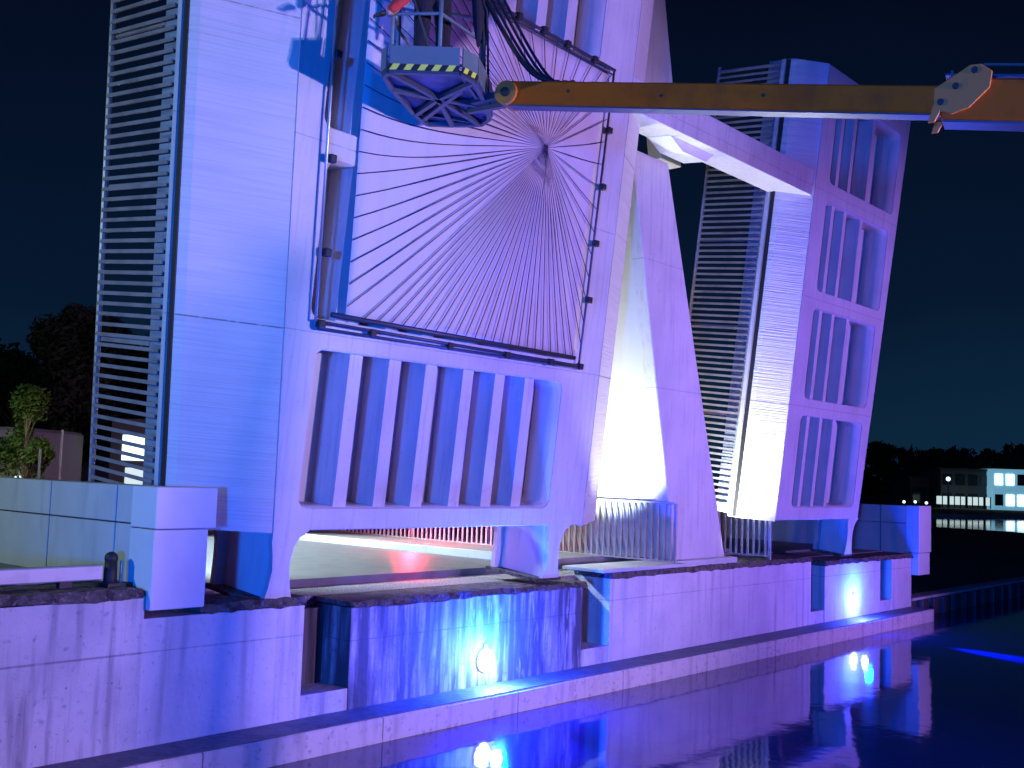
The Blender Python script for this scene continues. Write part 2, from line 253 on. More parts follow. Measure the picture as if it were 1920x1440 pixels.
# ground mass of the quay: inner land behind the wall
struct(B().box((-60, 10.6, -0.5), (5.75, 60, 1.79)).build('pavement', 'paving'))
struct(B().box((5.75, 10.25, -0.5), (26.0, 11.05, 1.50)).build('gravel_strip', 'gravel'))
struct(B().box((5.75, 11.05, -0.5), (13.5, 60, 1.60)).build('road', 'asphalt'))
struct(B().box((13.5, 11.05, -0.5), (19.5, 60, 1.67)).build('footway', 'paving'))
struct(B().box((19.5, 11.05, -0.5), (26.0, 60, 1.55)).build('cycle_path', 'asphalt'))
struct(B().box((13.38, 11.05, 1.58), (13.5, 60, 1.72)).build('kerb', 'precast'))
struct(B().add([(26.0, 9.9, 0.42), (60, 9.9, 0.42), (70, 20.5, 0.55), (75, 60, 0.6), (26.0, 60, 1.2), (26.0, 13, 1.0)], [(0, 1, 2, 3, 4, 5)]).build('grass_bank', 'grass'))
struct(B().add([(60, 9.9, 0.42), (60, 9.9, -0.2), (75, 60, -0.2), (75, 60, 0.6), (70, 20.5, 0.55), (70, 20.5, -0.2)], [(0, 1, 5, 4), (4, 5, 2, 3)]).build('bank_edge', 'grass'))
struct(B().add([(120, 40, 0.35), (600, -100, 0.35), (600, 600, 4), (60, 600, 4), (40, 130, 0.35)], [(0, 1, 2, 3, 4)]).build('far_ground', 'grass'))
struct(B().add([(120, 40, 0.35), (120, 40, -0.3), (600, -100, -0.3), (600, -100, 0.35), (40, 130, 0.35), (40, 130, -0.3)], [(0, 1, 2, 3), (4, 5, 1, 0)]).build('far_shore', 'precast'))
struct(B().add([(-60, 58, 1.6), (60, 58, 1.3), (60, 130, 1.5), (-60, 130, 1.6)], [(0, 1, 2, 3)]).build('ground', 'grass'))

# ------------------------------------------------------------------ quay wall
Y0, YB = 9.58, 10.25
q = thing('quay_wall', 'long stained concrete canal wall with open slots and a low ledge at the water', 'quay wall', (5.7, Y0, 0))
B().box((-14, Y0, -0.4), (5.69, YB + 0.35, 1.70)).build('wall_section', 'conc', q)
B().box((5.69, Y0 + 0.006, -0.4), (7.63, YB, 1.50)).build('wall_section', 'concL', q)
B().box((8.31, Y0 + 0.012, -0.4), (12.66, YB, 1.42)).build('wall_section', 'concD', q)['label'] = 'dark water-streaked wall section between the first two slots'
B().box((13.33, Y0 + 0.006, -0.4), (20.0, YB, 1.50)).build('wall_section', 'concL', q)
B().box((20.62, Y0 + 0.006, -0.4), (23.37, YB, 1.40)).build('wall_section', 'concL', q)
B().box((24.0, Y0 + 0.006, -0.4), (25.15, YB + 6, 1.40)).build('wall_section', 'concL', q)
for x0, x1 in ((7.63, 8.31), (12.66, 13.33), (20.0, 20.62), (23.37, 24.0)):
    B().box((x0, Y0 + 0.02, -0.4), (x1, Y0 + 0.5, 0.52)).build('slot_sill', 'conc', q)
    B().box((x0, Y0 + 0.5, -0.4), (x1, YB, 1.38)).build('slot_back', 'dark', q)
def coping(x0, x1, z0, z1, m='moss', yo=0.03):
    b_ = B(); n = max(2, int((x1 - x0) / 0.12)); prev = None
    for i in range(n + 1):
        x = x0 + (x1 - x0) * i / n; a = random.uniform(-0.012, 0.012); c = random.uniform(-0.02, 0.02)
        sec = [(x, Y0 - yo + a, z0 + c), (x, YB + 0.01, z0 + c), (x, YB + 0.01, z1), (x, Y0 - yo + 0.04 + a, z1 + a)]
        if prev: b_.loft(prev, sec)
        prev = sec
    return b_.build('coping', m, q)
coping(-14, 5.66, 1.702, 1.80, 'moss'); coping(6.3, 7.63, 1.505, 1.60); coping(8.28, 12.70, 1.425, 1.50, 'moss', 0.06); coping(13.33, 15.1, 1.505, 1.60); coping(15.1, 20.0, 1.505, 1.585)
coping(20.6, 25.15, 1.405, 1.49, 'moss', 0.04)
B().box((13.0, Y0 - 0.10, 1.605), (15.3, YB, 1.66)).build('platform_slab', 'precast', q, bevel=0.01)
B().box((-14, 9.08, -0.4), (25.2, Y0 + 0.004, 0.272)).build('ledge', 'ledge', q, bevel=0.02)
B().box((-14, 9.095, 0.2725), (25.19, Y0 + 0.003, 0.283)).build('ledge_surface', 'ledgetop', q)
# low quay beyond the bridge
lq = thing('low_quay', 'low dark timber-faced quay edge running on beyond the bridge to the right', 'quay edge', (26, 9.7, 0))
B().box((25.2, 9.62, -0.4), (60, 9.95, 0.40)).build('facing', 'dark', lq)
B().box((25.2, 9.58, 0.402), (60, 10.0, 0.46)).build('capping', 'ledge', lq)
for i in range(26):
    x = 25.6 + i * 0.75; B().box((x, 9.52, -0.4), (x + 0.16, 9.615, 0.38)).build('timber_pile', 'dark', lq)

# ------------------------------------------------------------------ parapets
pr = thing('parapet', 'grey precast parapet with panel joints running back from the lilac end block on the left', 'parapet', (5.9, 9.9, 1.6), 'parapets beside the bridge')
B().box((5.70, 9.50, 1.585), (6.30, 9.95, 2.355)).build('end_block', 'blockp', pr, bevel=0.008)
B().box((5.70, 9.49, 2.365), (6.38, 9.95, 2.77)).build('end_block', 'blockp', pr, bevel=0.008)
yy = [9.955, 10.28] + [10.28 + 1.41 * k for k in range(1, 9)]
for a, c in zip(yy[:-1], yy[1:]):
    B().box((5.72, a + 0.012, 1.78), (6.05, c - 0.012, 2.385)).build('panel', 'precast', pr, bevel=0.006)
    B().box((5.72, a + 0.012, 2.40), (6.05, c - 0.012, 2.77)).build('panel', 'precast', pr, bevel=0.006)
B().box((5.76, 9.96, 1.79), (6.0, yy[-1], 2.74)).build('core', 'dark', pr)
pf = thing('parapet', 'violet lit precast parapet with pale end block behind the smaller leaf on the far right', 'parapet', (25.5, 9.7, 1.0), 'parapets beside the bridge')
B().box((25.17, 9.42, 1.00), (25.86, 9.72, 1.50)).build('end_block', 'blockp', pf, bevel=0.008)
B().box((25.17, 9.41, 1.51), (25.92, 9.72, 2.59)).build('end_block', 'blockp', pf, bevel=0.008)
for a, c in ((9.73, 10.33), (10.35, 11.75), (11.77, 13.2), (13.22, 14.6)):
    B().box((25.2, a, 1.42), (25.5, c, 2.17)).build('panel', 'precast', pf, bevel=0.006)
    B().box((25.2, a, 2.18), (25.5, c, 2.58)).build('panel', 'precast', pf, bevel=0.006)
# low steel guard on the left quay and a bollard
lg = thing('edge_guard', 'low perforated steel guard lying along the left quay edge before the parapet', 'edge guard', (2, 9.9, 1.8))
B().box((-6, 9.90, 1.86), (5.42, 10.02, 2.0)).build('guard_plate', 'railw', lg, bevel=0.01)
for i in range(8): B().box((-5.5 + 1.5 * i, 9.92, 1.70), (-5.38 + 1.5 * i, 10.0, 1.86)).build('foot', 'black', lg)
bl = thing('bollard', 'short dark mooring bollard with a painted glint beside the lilac end block', 'bollard', (5.5, 10.0, 1.79))
B().tube([(5.52, 9.95, 1.70), (5.52, 9.95, 2.06)], [0.07, 0.06], 12).ball((5.52, 9.95, 2.06), 0.065).build('post', 'black', bl, smooth=True)
B().box((5.58, 9.86, 1.80), (5.60, 9.89, 2.04)).build('glint_strip', 'railw', bl)  # pale strip drawn as a bright reflection on the post
B().box((5.42, 9.8, 1.79), (5.66, 10.1, 1.83)).build('base_plate', 'black', bl)

# ------------------------------------------------------------------ bridge leaves (local frame: x along the quay, y through the deck, z along the leaf)
TH = math.radians(6.24696626)
BASE = Vector((0, 9.62, 1.6))
PAN = [(0.97, 2.71), (3.04, 4.76), (5.10, 6.80), (7.16, 8.86)]
VT = 9.28
def leaf(name, label, uL, sL, uR, sR, eL, eR, px0, px1, ribs, legs, rdep, kerbL=0.5):
    t_ = thing(name, label, 'bridge leaf', (0, 0, 0), 'raised bridge leaves')
    t_.location = BASE; t_.rotation_euler = (TH, 0, 0)
    L_ = lambda v: uL + sL * v
    Rr = lambda v: uR + sR * v
    holes = [rrect(px0 + sL * a * 0.8, px1 + sR * a, a, c, 0.13) for a, c in PAN]
    outer = [(L_(0.72), 0.72), (Rr(0.72), 0.72), (Rr(VT), VT), (L_(VT), VT)]
    plate_with_holes('girder_frame', outer, holes, 0.0, 0.49, 'paint', t_)
    B().loft([(L_(.72) + .02, .492, .73), (Rr(.72) - .02, .492, .73), (Rr(.72) - .02, .62, .73), (L_(.72) + .02, .62, .73)], [(L_(VT) + .02, .492, VT - .01), (Rr(VT) - .02, .492, VT - .01), (Rr(VT) - .02, .62, VT - .01), (L_(VT) + .02, .62, VT - .01)]).build('deck_slab', 'slab', t_)
    # sloping side faces
    def side(s, e, uf, vb):
        b_ = B(); rings = []
        for v in (vb, 3, 6, VT):
            u = uf(v); rings.append([(u - s * 0.003, 0.004, v), (u - s * e * 0.5, 0.235, v), (u - s * e * 0.93, 0.44, v), (u - s * e, 0.52, v), (u - s * e, 0.62, v), (u - s * 0.003, 0.62, v)])
        for a_, c_ in zip(rings[:-1], rings[1:]): b_.loft(a_, c_)
        return b_.build('side_face', 'board', t_)
    side(1, eL, L_, 0.70); side(-1, eR, Rr, 0.70)
    for s, e, uf in ((1, eL, L_), (-1, eR, Rr)):
        u0, u1 = uf(0.7) - s * e, uf(VT) - s * e
        B().loft([(u0 - s * .03, .625, .7), (u0 + s * .06, .625, .7), (u0 + s * .06, .70, .7), (u0 - s * .03, .70, .7)], [(u1 - s * .03, .625, VT), (u1 + s * .06, .625, VT), (u1 + s * .06, .70, VT), (u1 - s * .03, .70, VT)]).build('edge_trim', 'paint', t_)
        B().loft([(u0 - s * .012, .530, .71), (u0 + s * .02, .530, .71), (u0 + s * .02, .612, .71), (u0 - s * .012, .612, .71)], [(u1 - s * .012, .530, VT - .01), (u1 + s * .02, .530, VT - .01), (u1 + s * .02, .612, VT - .01), (u1 - s * .012, .612, VT - .01)]).build('joint_strip', 'black', t_)
        B().loft([(u0, .705, .75), (u0 + s * .05, .705, .75), (u0 + s * .05, .98, .75), (u0, .98, .75)], [(u1, .705, VT), (u1 + s * .05, .705, VT), (u1 + s * .05, .98, VT), (u1, .98, VT)]).build('kerb_plate', 'kerbplate', t_)
        rl = B().tube([(u0 - s * .02, 2.04, .8), (u1 - s * .02, 2.04, VT)], 0.035, 8).build('railing', 'rail', t_)
        n = 74
        for i in range(n):
            f = (i + 0.5) / n; v = 0.85 + (VT - 0.9) * f; u = u0 + (u1 - u0) * (v - 0.7) / (VT - 0.7)
            B().box((u - s * .045 - .008, .72, v - .02), (u - s * .045 + .008, 2.03, v + .02)).build('baluster', 'rail', rl)
        for i in range(6):
            v = 0.9 + i * 1.66; u = u0 + (u1 - u0) * (v - 0.7) / (VT - 0.7)
            B().box((u + s * .0, .985, v - .03), (u + s * .03, 2.0, v + .03)).build('post', 'rail', rl)
    # ribs in the recesses
    for q_, (a, c) in enumerate(PAN):
        for r in (([7.70 - .1 * (q_ - 1)] if q_ in (1, 2) and px0 < 10 else []) + ribs):
            k = r if r < 7.9 else r + (sL * 0.8 * a if r < (px0 + px1) / 2 else sR * a)
            B().box((k, 0.09, a - 0.02), (k + (0.19 if px0 < 10 else 0.13), 0.491, c + 0.02)).build('rib', 'paint', t_)
    # legs
    for (la, lb) in legs:
        lg_ = B(); pf_ = [(la, 0.735), (la, 0.60), (la + .03, .45), (la + .045, .30), (la + .02, .12), (la - .02, -.02), (lb + .02, -.02), (lb - .02, .12), (lb - .05, .30), (lb - .045, .42), (lb - .02, .54), (lb + .04, .64), (lb + .16, .715), (lb + .16, .735)]
        lg_.prism(pf_, 1, 0.002, 0.07); leg_o = lg_.build('leg', 'paint', t_)
        B().box((la + .06, .071, -.02), (la + .13, rdep, .73)).build('web', 'web', leg_o)
        pr_ = [(la - .22, .735), (la - .22, .70), (la - .14, .62), (la - .09, .48), (la - .08, .3), (la - .08, -.02), (la + .22, -.02), (la + .22, .735)]
        B().prism(pr_, 1, rdep, rdep + .07).build('rear_flange', 'paint', leg_o)
        B().box((la - .15, 0.0, -.06), (lb + .06, rdep + .1, -.022)).build('bearing', 'moss', leg_o)
    return t_
near = leaf('bridge_leaf', 'wide raised bridge leaf on the left with fan of ropes and striped recess panel', 7.17, -0.075, 12.55, 0.0, 0.98, 0.95, 7.47, 11.72,
            [8.03, 8.63, 9.23, 9.83, 10.43, 11.03], [(7.13, 7.45), (11.80, 12.12)], 0.86)
far = leaf('bridge_leaf', 'narrower raised bridge leaf with four recessed panels beyond the leaning pylon', 18.40, 0.015, 22.02, 0.055, 0.50, 0.50, 18.98, 21.70,
           [19.40, 19.95, 20.50], [(21.62, 21.94)], 0.60)
# crossbeam
cb = thing('crossbeam', 'violet box beam with white lit underside joining the two raised leaves', 'beam', (0, 0, 0)); cb.location = BASE; cb.rotation_euler = (TH, 0, 0)
B().box((12.56, 0.02, 6.78), (14.05, 0.70, 7.26)).build('beam_segment', 'paint', cb, bevel=0.01)
B().box((14.05, 0.02, 6.78), (15.35, 0.70, 7.26)).build('beam_segment', 'paint', cb, bevel=0.01)
B().box((15.36, 0.02, 6.78), (18.45, 0.70, 7.26)).build('beam_segment', 'paint', cb, bevel=0.01)
B().prism([(14.0, 6.775), (15.3, 6.775), (15.1, 6.62), (14.4, 6.62)], 1, 0.25, 0.68).build('pylon_bracket', 'web', cb)

# ------------------------------------------------------------------ pylon
py_ = thing('pylon', 'tall tapering pylon leaning left between the two leaves, white lit side', 'pylon', (16.2, 9.9, 1.6))
ft = [(13.82, 9.72, 8.22), (14.86, 9.72, 8.22)]; fb = [(15.42, 9.80, 1.68), (17.05, 9.80, 1.68)]
B().loft([fb[0], fb[1], (17.05, 10.05, 1.68), (15.42, 10.05, 1.68)], [ft[0], ft[1], (14.86, 9.94, 8.22), (13.82, 9.94, 8.22)]).build('front_blade', 'paint', py_, bevel=0.015)
B().loft([(15.46, 10.053, 1.68), (15.9, 10.053, 1.68), (15.9, 13.2, 1.68), (15.46, 13.2, 1.68)], [(13.86, 9.943, 8.2), (14.2, 9.943, 8.2), (14.2, 10.5, 8.2), (13.86, 10.5, 8.2)]).build('side_wall', 'slab', py_)
B().box((15.25, 9.66, 1.56), (17.25, 10.2, 1.68)).build('plinth', 'precast', py_, bevel=0.01)
def blade(P, Q, R, T, nm, m, y0, y1):   # quad corners given as (x, z): bottom left, bottom right, top right, top left
    B().loft([(x, y0, z) for x, z in (P, Q, R, T)], [(x, y1, z) for x, z in (P, Q, R, T)]).build(nm, m, py_, bevel=.01)
blade((15.27, 9.3), (16.5, 9.3), (15.5, 14.0), (15.57, 14.0), 'upper_blade', 'paint', 10.6, 10.9)
blade((16.45, 8.9), (17.15, 8.9), (15.7, 14.0), (15.45, 14.0), 'upper_strut', 'precast', 10.92, 11.2)
# ------------------------------------------------------------------ footway railings
def railing(label, X, ya, yb, z0, z1, n, m='railw'):
    r = thing('railing', label, 'railing', (X, ya, z0), 'railings between the leaves')
    B().box((X - .03, ya - .02, z1 - .035), (X + .03, yb, z1)).build('handrail', m, r, bevel=0.006)
    B().box((X - .02, ya, z0 + .06), (X + .02, yb, z0 + .09)).build('bottom_rail', m, r)
    for i in range(n):
        y = ya + (yb - ya) * (i + .5) / n
        B().box((X - .012, y - .019, z0 + .091), (X + .012, y + .019, z1 - .036)).build('baluster', m, r)
    k = max(2, int((yb - ya) / 1.8))
    for i in range(k + 1):
        y = ya + (yb - ya) * i / k
        B().box((X + .031, y - .025, z0 - .05), (X + .07, y + .025, z1 - .02)).build('post', m, r)
    return r
railing('pale vertical bar railing beside the roadway, in front of the white lit pylon side', 15.19, 9.68, 20.0, 1.60, 2.64, 84)
railing('pale vertical bar railing right of the pylon, in front of the smaller leaf', 18.42, 9.68, 16.0, 1.58, 2.63, 52)

# ------------------------------------------------------------------ rope fan
rf = thing('rope_fan', 'fan of dark ropes drawn to one knot over white cloth on the wide leaf', 'rope artwork', (0, 0, 0)); rf.location = BASE; rf.rotation_euler = (TH, 0, 0)
def UV(u, v, w=-0.06): return (u, w, v)
FL, FR, FB, FT = 7.38, 11.95, 3.0, 7.15
cl = B(); nx_, ny_ = 30, 24
for j in range(ny_ + 1):
    for i in range(nx_ + 1):
        fu, fv = i / nx_, j / ny_
        u = (7.74 - 0.05 * fv * 4) + fu * (FR - 0.04 - (7.74 - 0.05 * fv * 4)); v = FB + 0.09 + (FT - 0.12 - FB) * fv
        cl.v.append((u, -0.030 - 0.012 * math.sin(fu * 9 + fv * 3) * math.sin(fv * PI) - 0.008 * math.sin(fv * 8 - fu * 4), v))
for j in range(ny_):
    for i in range(nx_): a = j * (nx_ + 1) + i; cl.f.append((a, a + 1, a + nx_ + 2, a + nx_ + 1))
clo = cl.build('cloth', 'fabric', rf, smooth=True)
md_ = clo.modifiers.new('thick', 'SOLIDIFY'); md_.thickness = 0.004
B().tube([UV(FL - .09, FB, -.09), UV(7.0, 7.6, -.09)], 0.017, 8).build('frame_tube', 'tube', rf, smooth=True)
B().tube([UV(FL + .14, FB + .1, -.06), UV(FR - .1, FB + .07, -.06)], 0.03, 8).build('frame_tube', 'tubed', rf, smooth=True)
B().tube([UV(FL - .05, FB, -.09), UV(FR, FB - .03, -.09)], 0.018, 8).build('frame_tube', 'tubed', rf, smooth=True)
B().tube([UV(FL - .05, FB - .07, -.09), UV(FR, FB - .06, -.09)], 0.016, 8).build('frame_tube', 'tubed', rf, smooth=True)
B().tube([UV(FR - .01, FB - .05, -.08), UV(FR + .03, FT, -.08)], 0.016, 8).build('frame_tube', 'tubed', rf, smooth=True)
B().tube([UV(FR + .05, FT, -.08), UV(7.0, FT + .12, -.08)], 0.022, 8).build('frame_tube', 'tubed', rf, smooth=True)
B().tube([UV(FR + .0, FT - .07, -.08), UV(7.0, FT + .04, -.08)], 0.012, 6).build('frame_tube', 'tubed', rf, smooth=True)
for (u, v) in [(FL - .02, FB - .02), (7.33, 3.75), (7.25, 4.75), (7.16, 5.85), (8.1, FB - .03), (9.35, FB - .04), (10.4, FB - .04), (11.3, FB - .04), (11.95, FB - .04), (11.98, 3.9), (11.99, 4.7), (12.0, 5.5), (12.0, 6.3), (11.5, FT - .0), (10.9, FT + .02), (10.4, FT + .04), (9.9, FT + .05)]:
    B().box((u - .045, -.135, v - .045), (u + .045, -.05, v + .045)).build('clamp', 'black', rf, bevel=0.012)
HUB = Vector((10.74, -0.075, 5.74))
ends = []
for i in range(17): ends.append((7.72 - 0.05 * (i / 17) * 4, FB + .22 + (FT - FB - .25) * i / 16))
for i in range(23): ends.append((7.95 + (FR - .15 - 7.95) * (i / 22) ** 0.93, FB + .09))
for i in range(13): ends.append((FR, FB + .28 + (FT - FB - .35) * i / 12))
for i in range(15): ends.append((FR - .15 - i * 0.27, FT))
for (u, v) in ends:
    P = Vector((u, -0.065, v)); d = (P - HUB).length; sag = 0.0095 * d * d * (abs(u - HUB.x) / max(d, .1)) ** 2 * (.35 if v < HUB.z - 1 else 1) + random.uniform(-.003, .003)
    pts = []
    for k in range(13):
        f = k / 12; p = HUB.lerp(P, f); p.z -= sag * 5.2 * f * f * (1 - f) * 1.2; pts.append(p)
    B().tube(pts, [.0010, .0022, .0034, .0046, .0056] + [.0062] * 8, 5, False).build('rope', 'rope', rf)
B().ball(HUB, 0.032, (0.8, 0.6, 1.3)).tube([HUB + Vector((0, 0, -.03)), HUB + Vector((.03, 0, -.3)), HUB + Vector((.05, .02, -.6))], [.008, .005, .002], 6).build('knot', 'rope', rf, smooth=True)

# ------------------------------------------------------------------ boom lift
T = Vector((7.81, 7.06, 6.76)); J = Vector((8.91, 2.83, 6.12)); D = (J - T).normalized()
lift = thing('boom_lift', 'orange telescopic boom reaching in from the right with grey work platform', 'boom lift', tuple(J))
SD = D.cross(Vector((0, 0, 1))).normalized(); UP = SD.cross(D).normalized()
def BL(s, h, k=0.0): return J + D * s + UP * h + SD * k
def bbox(s0, s1, h0, h1, k0, k1):
    b_ = B(); return b_.loft([BL(s0, h0, k0), BL(s0, h0, k1), BL(s0, h1, k1), BL(s0, h1, k0)], [BL(s1, h0, k0), BL(s1, h0, k1), BL(s1, h1, k1), BL(s1, h1, k0)])
Ln = (J - T).length
boom = bbox(-Ln + .12, 0.2, -.11, .135, -.09, .09).build('boom_section', 'orange', lift, bevel=0.015)
bbox(-Ln + .15, 0.0, -.128, -.112, -.075, .075).build('wear_strip', 'steel', boom)
outer_b = bbox(-0.02, 9.5, -.17, .19, -.14, .14).build('boom_section', 'orange', lift, bevel=0.02)
bbox(0.0, 9.5, -.192, -.172, -.11, .11).build('wear_strip', 'steel', outer_b)
lug = [(-.11, -.22), (-.085, -.05), (-.10, .08), (.05, .20), (.16, .29), (.24, .30), (.34, .24), (.34, .10), (.2, -.08), (.07, -.14), (-.02, -.11), (-.055, -.21)]
bb = B(); bb.loft([BL(s, h, -.165) for s, h in lug], [BL(s, h, -.142) for s, h in lug]); bb.loft([BL(s, h, .142) for s, h in lug], [BL(s, h, .165) for s, h in lug])
lo_ = bb.build('end_lug', 'orangedark', lift, bevel=0.005)
for s, h in ((.2, .24), (.07, .10), (-.03, -.04)):
    for k in (-.19, .166): B().tube([BL(s, h, k), BL(s, h, k + .022)], 0.028, 10).build('bolt', 'black', lo_)
for s, h in ((-1.6, .02), (-2.6, .0), (-3.6, .03)):
    for k in (-.1, .091): B().tube([BL(s, h, k), BL(s, h, k + .009)], 0.016, 8).build('bolt', 'black', boom)
tr = B(); tr.bar(BL(-.05, .26, -.05), BL(9, .26, -.05), .10, .015); tr.bar(BL(.25, .33, .05), BL(9, .33, .05), .02, .02)
for s in (0, 1.2, 2.4, 3.6): tr.bar(BL(s, .19, -.02), BL(s, .30, -.02), .02, .02)
tr.build('hose_tray', 'steel', outer_b)
# boom head and jib hinge
B().tube([BL(-Ln + .12, -.0, -.13), BL(-Ln + .12, -.0, .13)], 0.125, 16).build('head_hinge', 'orangedark', lift)
B().tube([BL(-Ln + .12, -.0, -.15), BL(-Ln + .12, -.0, .15)], 0.05, 12).build('hinge_pin', 'black', lift)
# work platform polygon (floor), seen from below
FZ = 6.75
poly = [(6.61, 7.47), (7.07, 6.95), (7.32, 6.98), (7.94, 7.37), (8.25, 7.62), (8.35, 7.84), (8.18, 8.12), (7.99, 8.33), (7.66, 8.2), (6.98, 7.82), (6.66, 7.6)]
cen = Vector((7.45, 7.62, FZ))
bk = B()
for i in range(len(poly)):
    a = Vector((*poly[i], FZ)); c = Vector((*poly[(i + 1) % len(poly)], FZ)); bk.bar(a, c, .05, .05)
bask = bk.build('work_platform', 'steel', lift)
fl = B(); ins = [tuple(cen + (Vector((x, y, FZ)) - cen) * .97) for x, y in poly]
fl.loft([(x, y, FZ + .03) for x, y, z in ins], [(x, y, FZ + .045) for x, y, z in ins]); fl.build('floor_sheet', 'floorp', bask)
for k in (0, 2, 3, 5, 6, 8, 9):
    B().bar(cen + Vector((0, 0, -.01)), Vector((*poly[k], FZ - .01)), .05, .045).build('floor_beam', 'steel', bask)
for a, c in ((3, 9), (1, 4), (5, 8)):
    B().bar(Vector((*poly[a], FZ + .012)), Vector((*poly[c], FZ + .012)), .03, .03).build('floor_beam', 'steel', bask)
B().bar(Vector((7.4, 7.25, FZ - .012)), Vector((7.8, 8.2, FZ - .012)), .05, .05).build('floor_beam', 'steel', bask)
tb = B(); hz = B(); hk = B(); hz1 = B(); hk1 = B()
for i in range(len(poly)):
    a = Vector((*poly[i], FZ)); c = Vector((*poly[(i + 1) % len(poly)], FZ)); d = (c - a); nrm = Vector((d.y, -d.x, 0)).normalized()
    if (a + c).dot(nrm) / 2 < cen.dot(nrm): nrm = -nrm
    o_ = nrm * .028
    tb.loft([a + o_ + Vector((0, 0, .022)), c + o_ + Vector((0, 0, .022)), c + o_ * 1.5 + Vector((0, 0, .022)), a + o_ * 1.5 + Vector((0, 0, .022))], [a + o_ + Vector((0, 0, .25)), c + o_ + Vector((0, 0, .25)), c + o_ * 1.5 + Vector((0, 0, .25)), a + o_ * 1.5 + Vector((0, 0, .25))])
    if i in (0, 1):
        L2 = d.length; m_ = max(1, round(L2 / .15)); dd = d / m_; oo = o_ * 1.62; o3 = o_ * 1.72; Z = Vector((0, 0, .062))
        B().loft([a + o_ * 1.52, c + o_ * 1.52, c + oo, a + oo], [a + o_ * 1.52 + Z, c + o_ * 1.52 + Z, c + oo + Z, a + oo + Z]).build('warning_band', 'black', bask)
        for j in range(m_):
            p0 = a + dd * j; q0 = dd * .5; sh = dd * .28
            B().loft([p0 + oo, p0 + q0 + oo, p0 + q0 + sh + oo + Z, p0 + sh + oo + Z], [p0 + o3, p0 + q0 + o3, p0 + q0 + sh + o3 + Z, p0 + sh + o3 + Z]).build('hazard_stripe', 'yellow', bask)
tb.build('toe_board', 'gray', bask)
for (x, y) in [(6.67, 7.52), (6.95, 7.12), (7.75, 7.28), (8.28, 7.8), (7.7, 8.16), (7.0, 7.79)]:
    B().tube([(x, y, FZ + .05), (x, y, FZ + 1.2)], .02, 8).build('rail_post', 'gray', bask, smooth=True)
for hh in (.62, 1.2):
    B().tube([(6.67, 7.52, FZ + hh), (6.95, 7.12, FZ + hh), (7.75, 7.28, FZ + hh), (8.28, 7.8, FZ + hh), (7.7, 8.16, FZ + hh), (7.0, 7.79, FZ + hh), (6.67, 7.52, FZ + hh)], .018, 8).build('guard_rail', 'gray', bask)
B().tube([(6.74, 7.42, FZ + 1.0), (6.93, 7.15, FZ + .08)], .012, 6).build('brace', 'steel', bask)
# jib link between platform and boom head
jb = B(); tip = BL(-Ln + .12, 0); jb.bar(tip, Vector((7.80, 7.42, FZ + .02)), .14, .09); jb.bar(tip + Vector((0, 0, -.08)), Vector((7.9, 7.6, FZ - .02)), .06, .06); jb.bar(Vector((7.72, 7.30, FZ + 0)), Vector((7.78, 7.28, FZ + 1.05)), .05, .05)
jb.build('jib_link', 'steel', lift)
hs = B()
for k in range(4):
    o1 = random.uniform(-.03, .03); a0 = Vector((7.70 + .02 * k, 7.26, FZ + 1.1 + .1 * k)); a1 = BL(-Ln + .6 + .08 * k, .15, -.03 + .02 * k)
    pts = []
    for j in range(14):
        f = j / 13; p = a0.lerp(a1, f); p += Vector((.05 * k, -.1, 0)) * math.sin(f * PI) + Vector((0, 0, -(.30 + .06 * k) * math.sin(f * PI) ** 1.2)); pts.append(p)
    hs.tube(pts, .016 + .010 * (k == 0), 6)
hs.tube([(7.62, 7.3, FZ + 1.2), (7.68, 7.22, FZ + .7), (7.74, 7.25, FZ + .42), (7.80, 7.3, FZ + .3), (7.86, 7.35, FZ + .05)], .02, 6)
hs.tube([(7.5, 7.2, FZ + 1.2), (7.66, 7.16, FZ + .9), (7.76, 7.22, FZ + .55), (7.82, 7.25, FZ + .1), (7.8, 7.2, FZ - .05)], .014, 6)
hs.build('hydraulic_hoses', 'black', lift, smooth=True)
bg_ = B(); bg_.loft([(7.50, 7.18, FZ + 1.3), (7.70, 7.2, FZ + 1.3), (7.72, 7.3, FZ + 1.3), (7.52, 7.3, FZ + 1.3)], [(7.54, 7.17, FZ + .75), (7.66, 7.18, FZ + .75), (7.67, 7.27, FZ + .75), (7.55, 7.27, FZ + .75)])
bg_.loft([(7.54, 7.17, FZ + .75), (7.66, 7.18, FZ + .75), (7.67, 7.27, FZ + .75), (7.55, 7.27, FZ + .75)], [(7.59, 7.2, FZ + .50), (7.62, 7.2, FZ + .50), (7.62, 7.23, FZ + .50), (7.59, 7.23, FZ + .50)])
tag(bg_.build('hanging_bag', 'trousers', bevel=0.02), 'black cloth bag hanging off the platform rail by the hoses', 'bag')

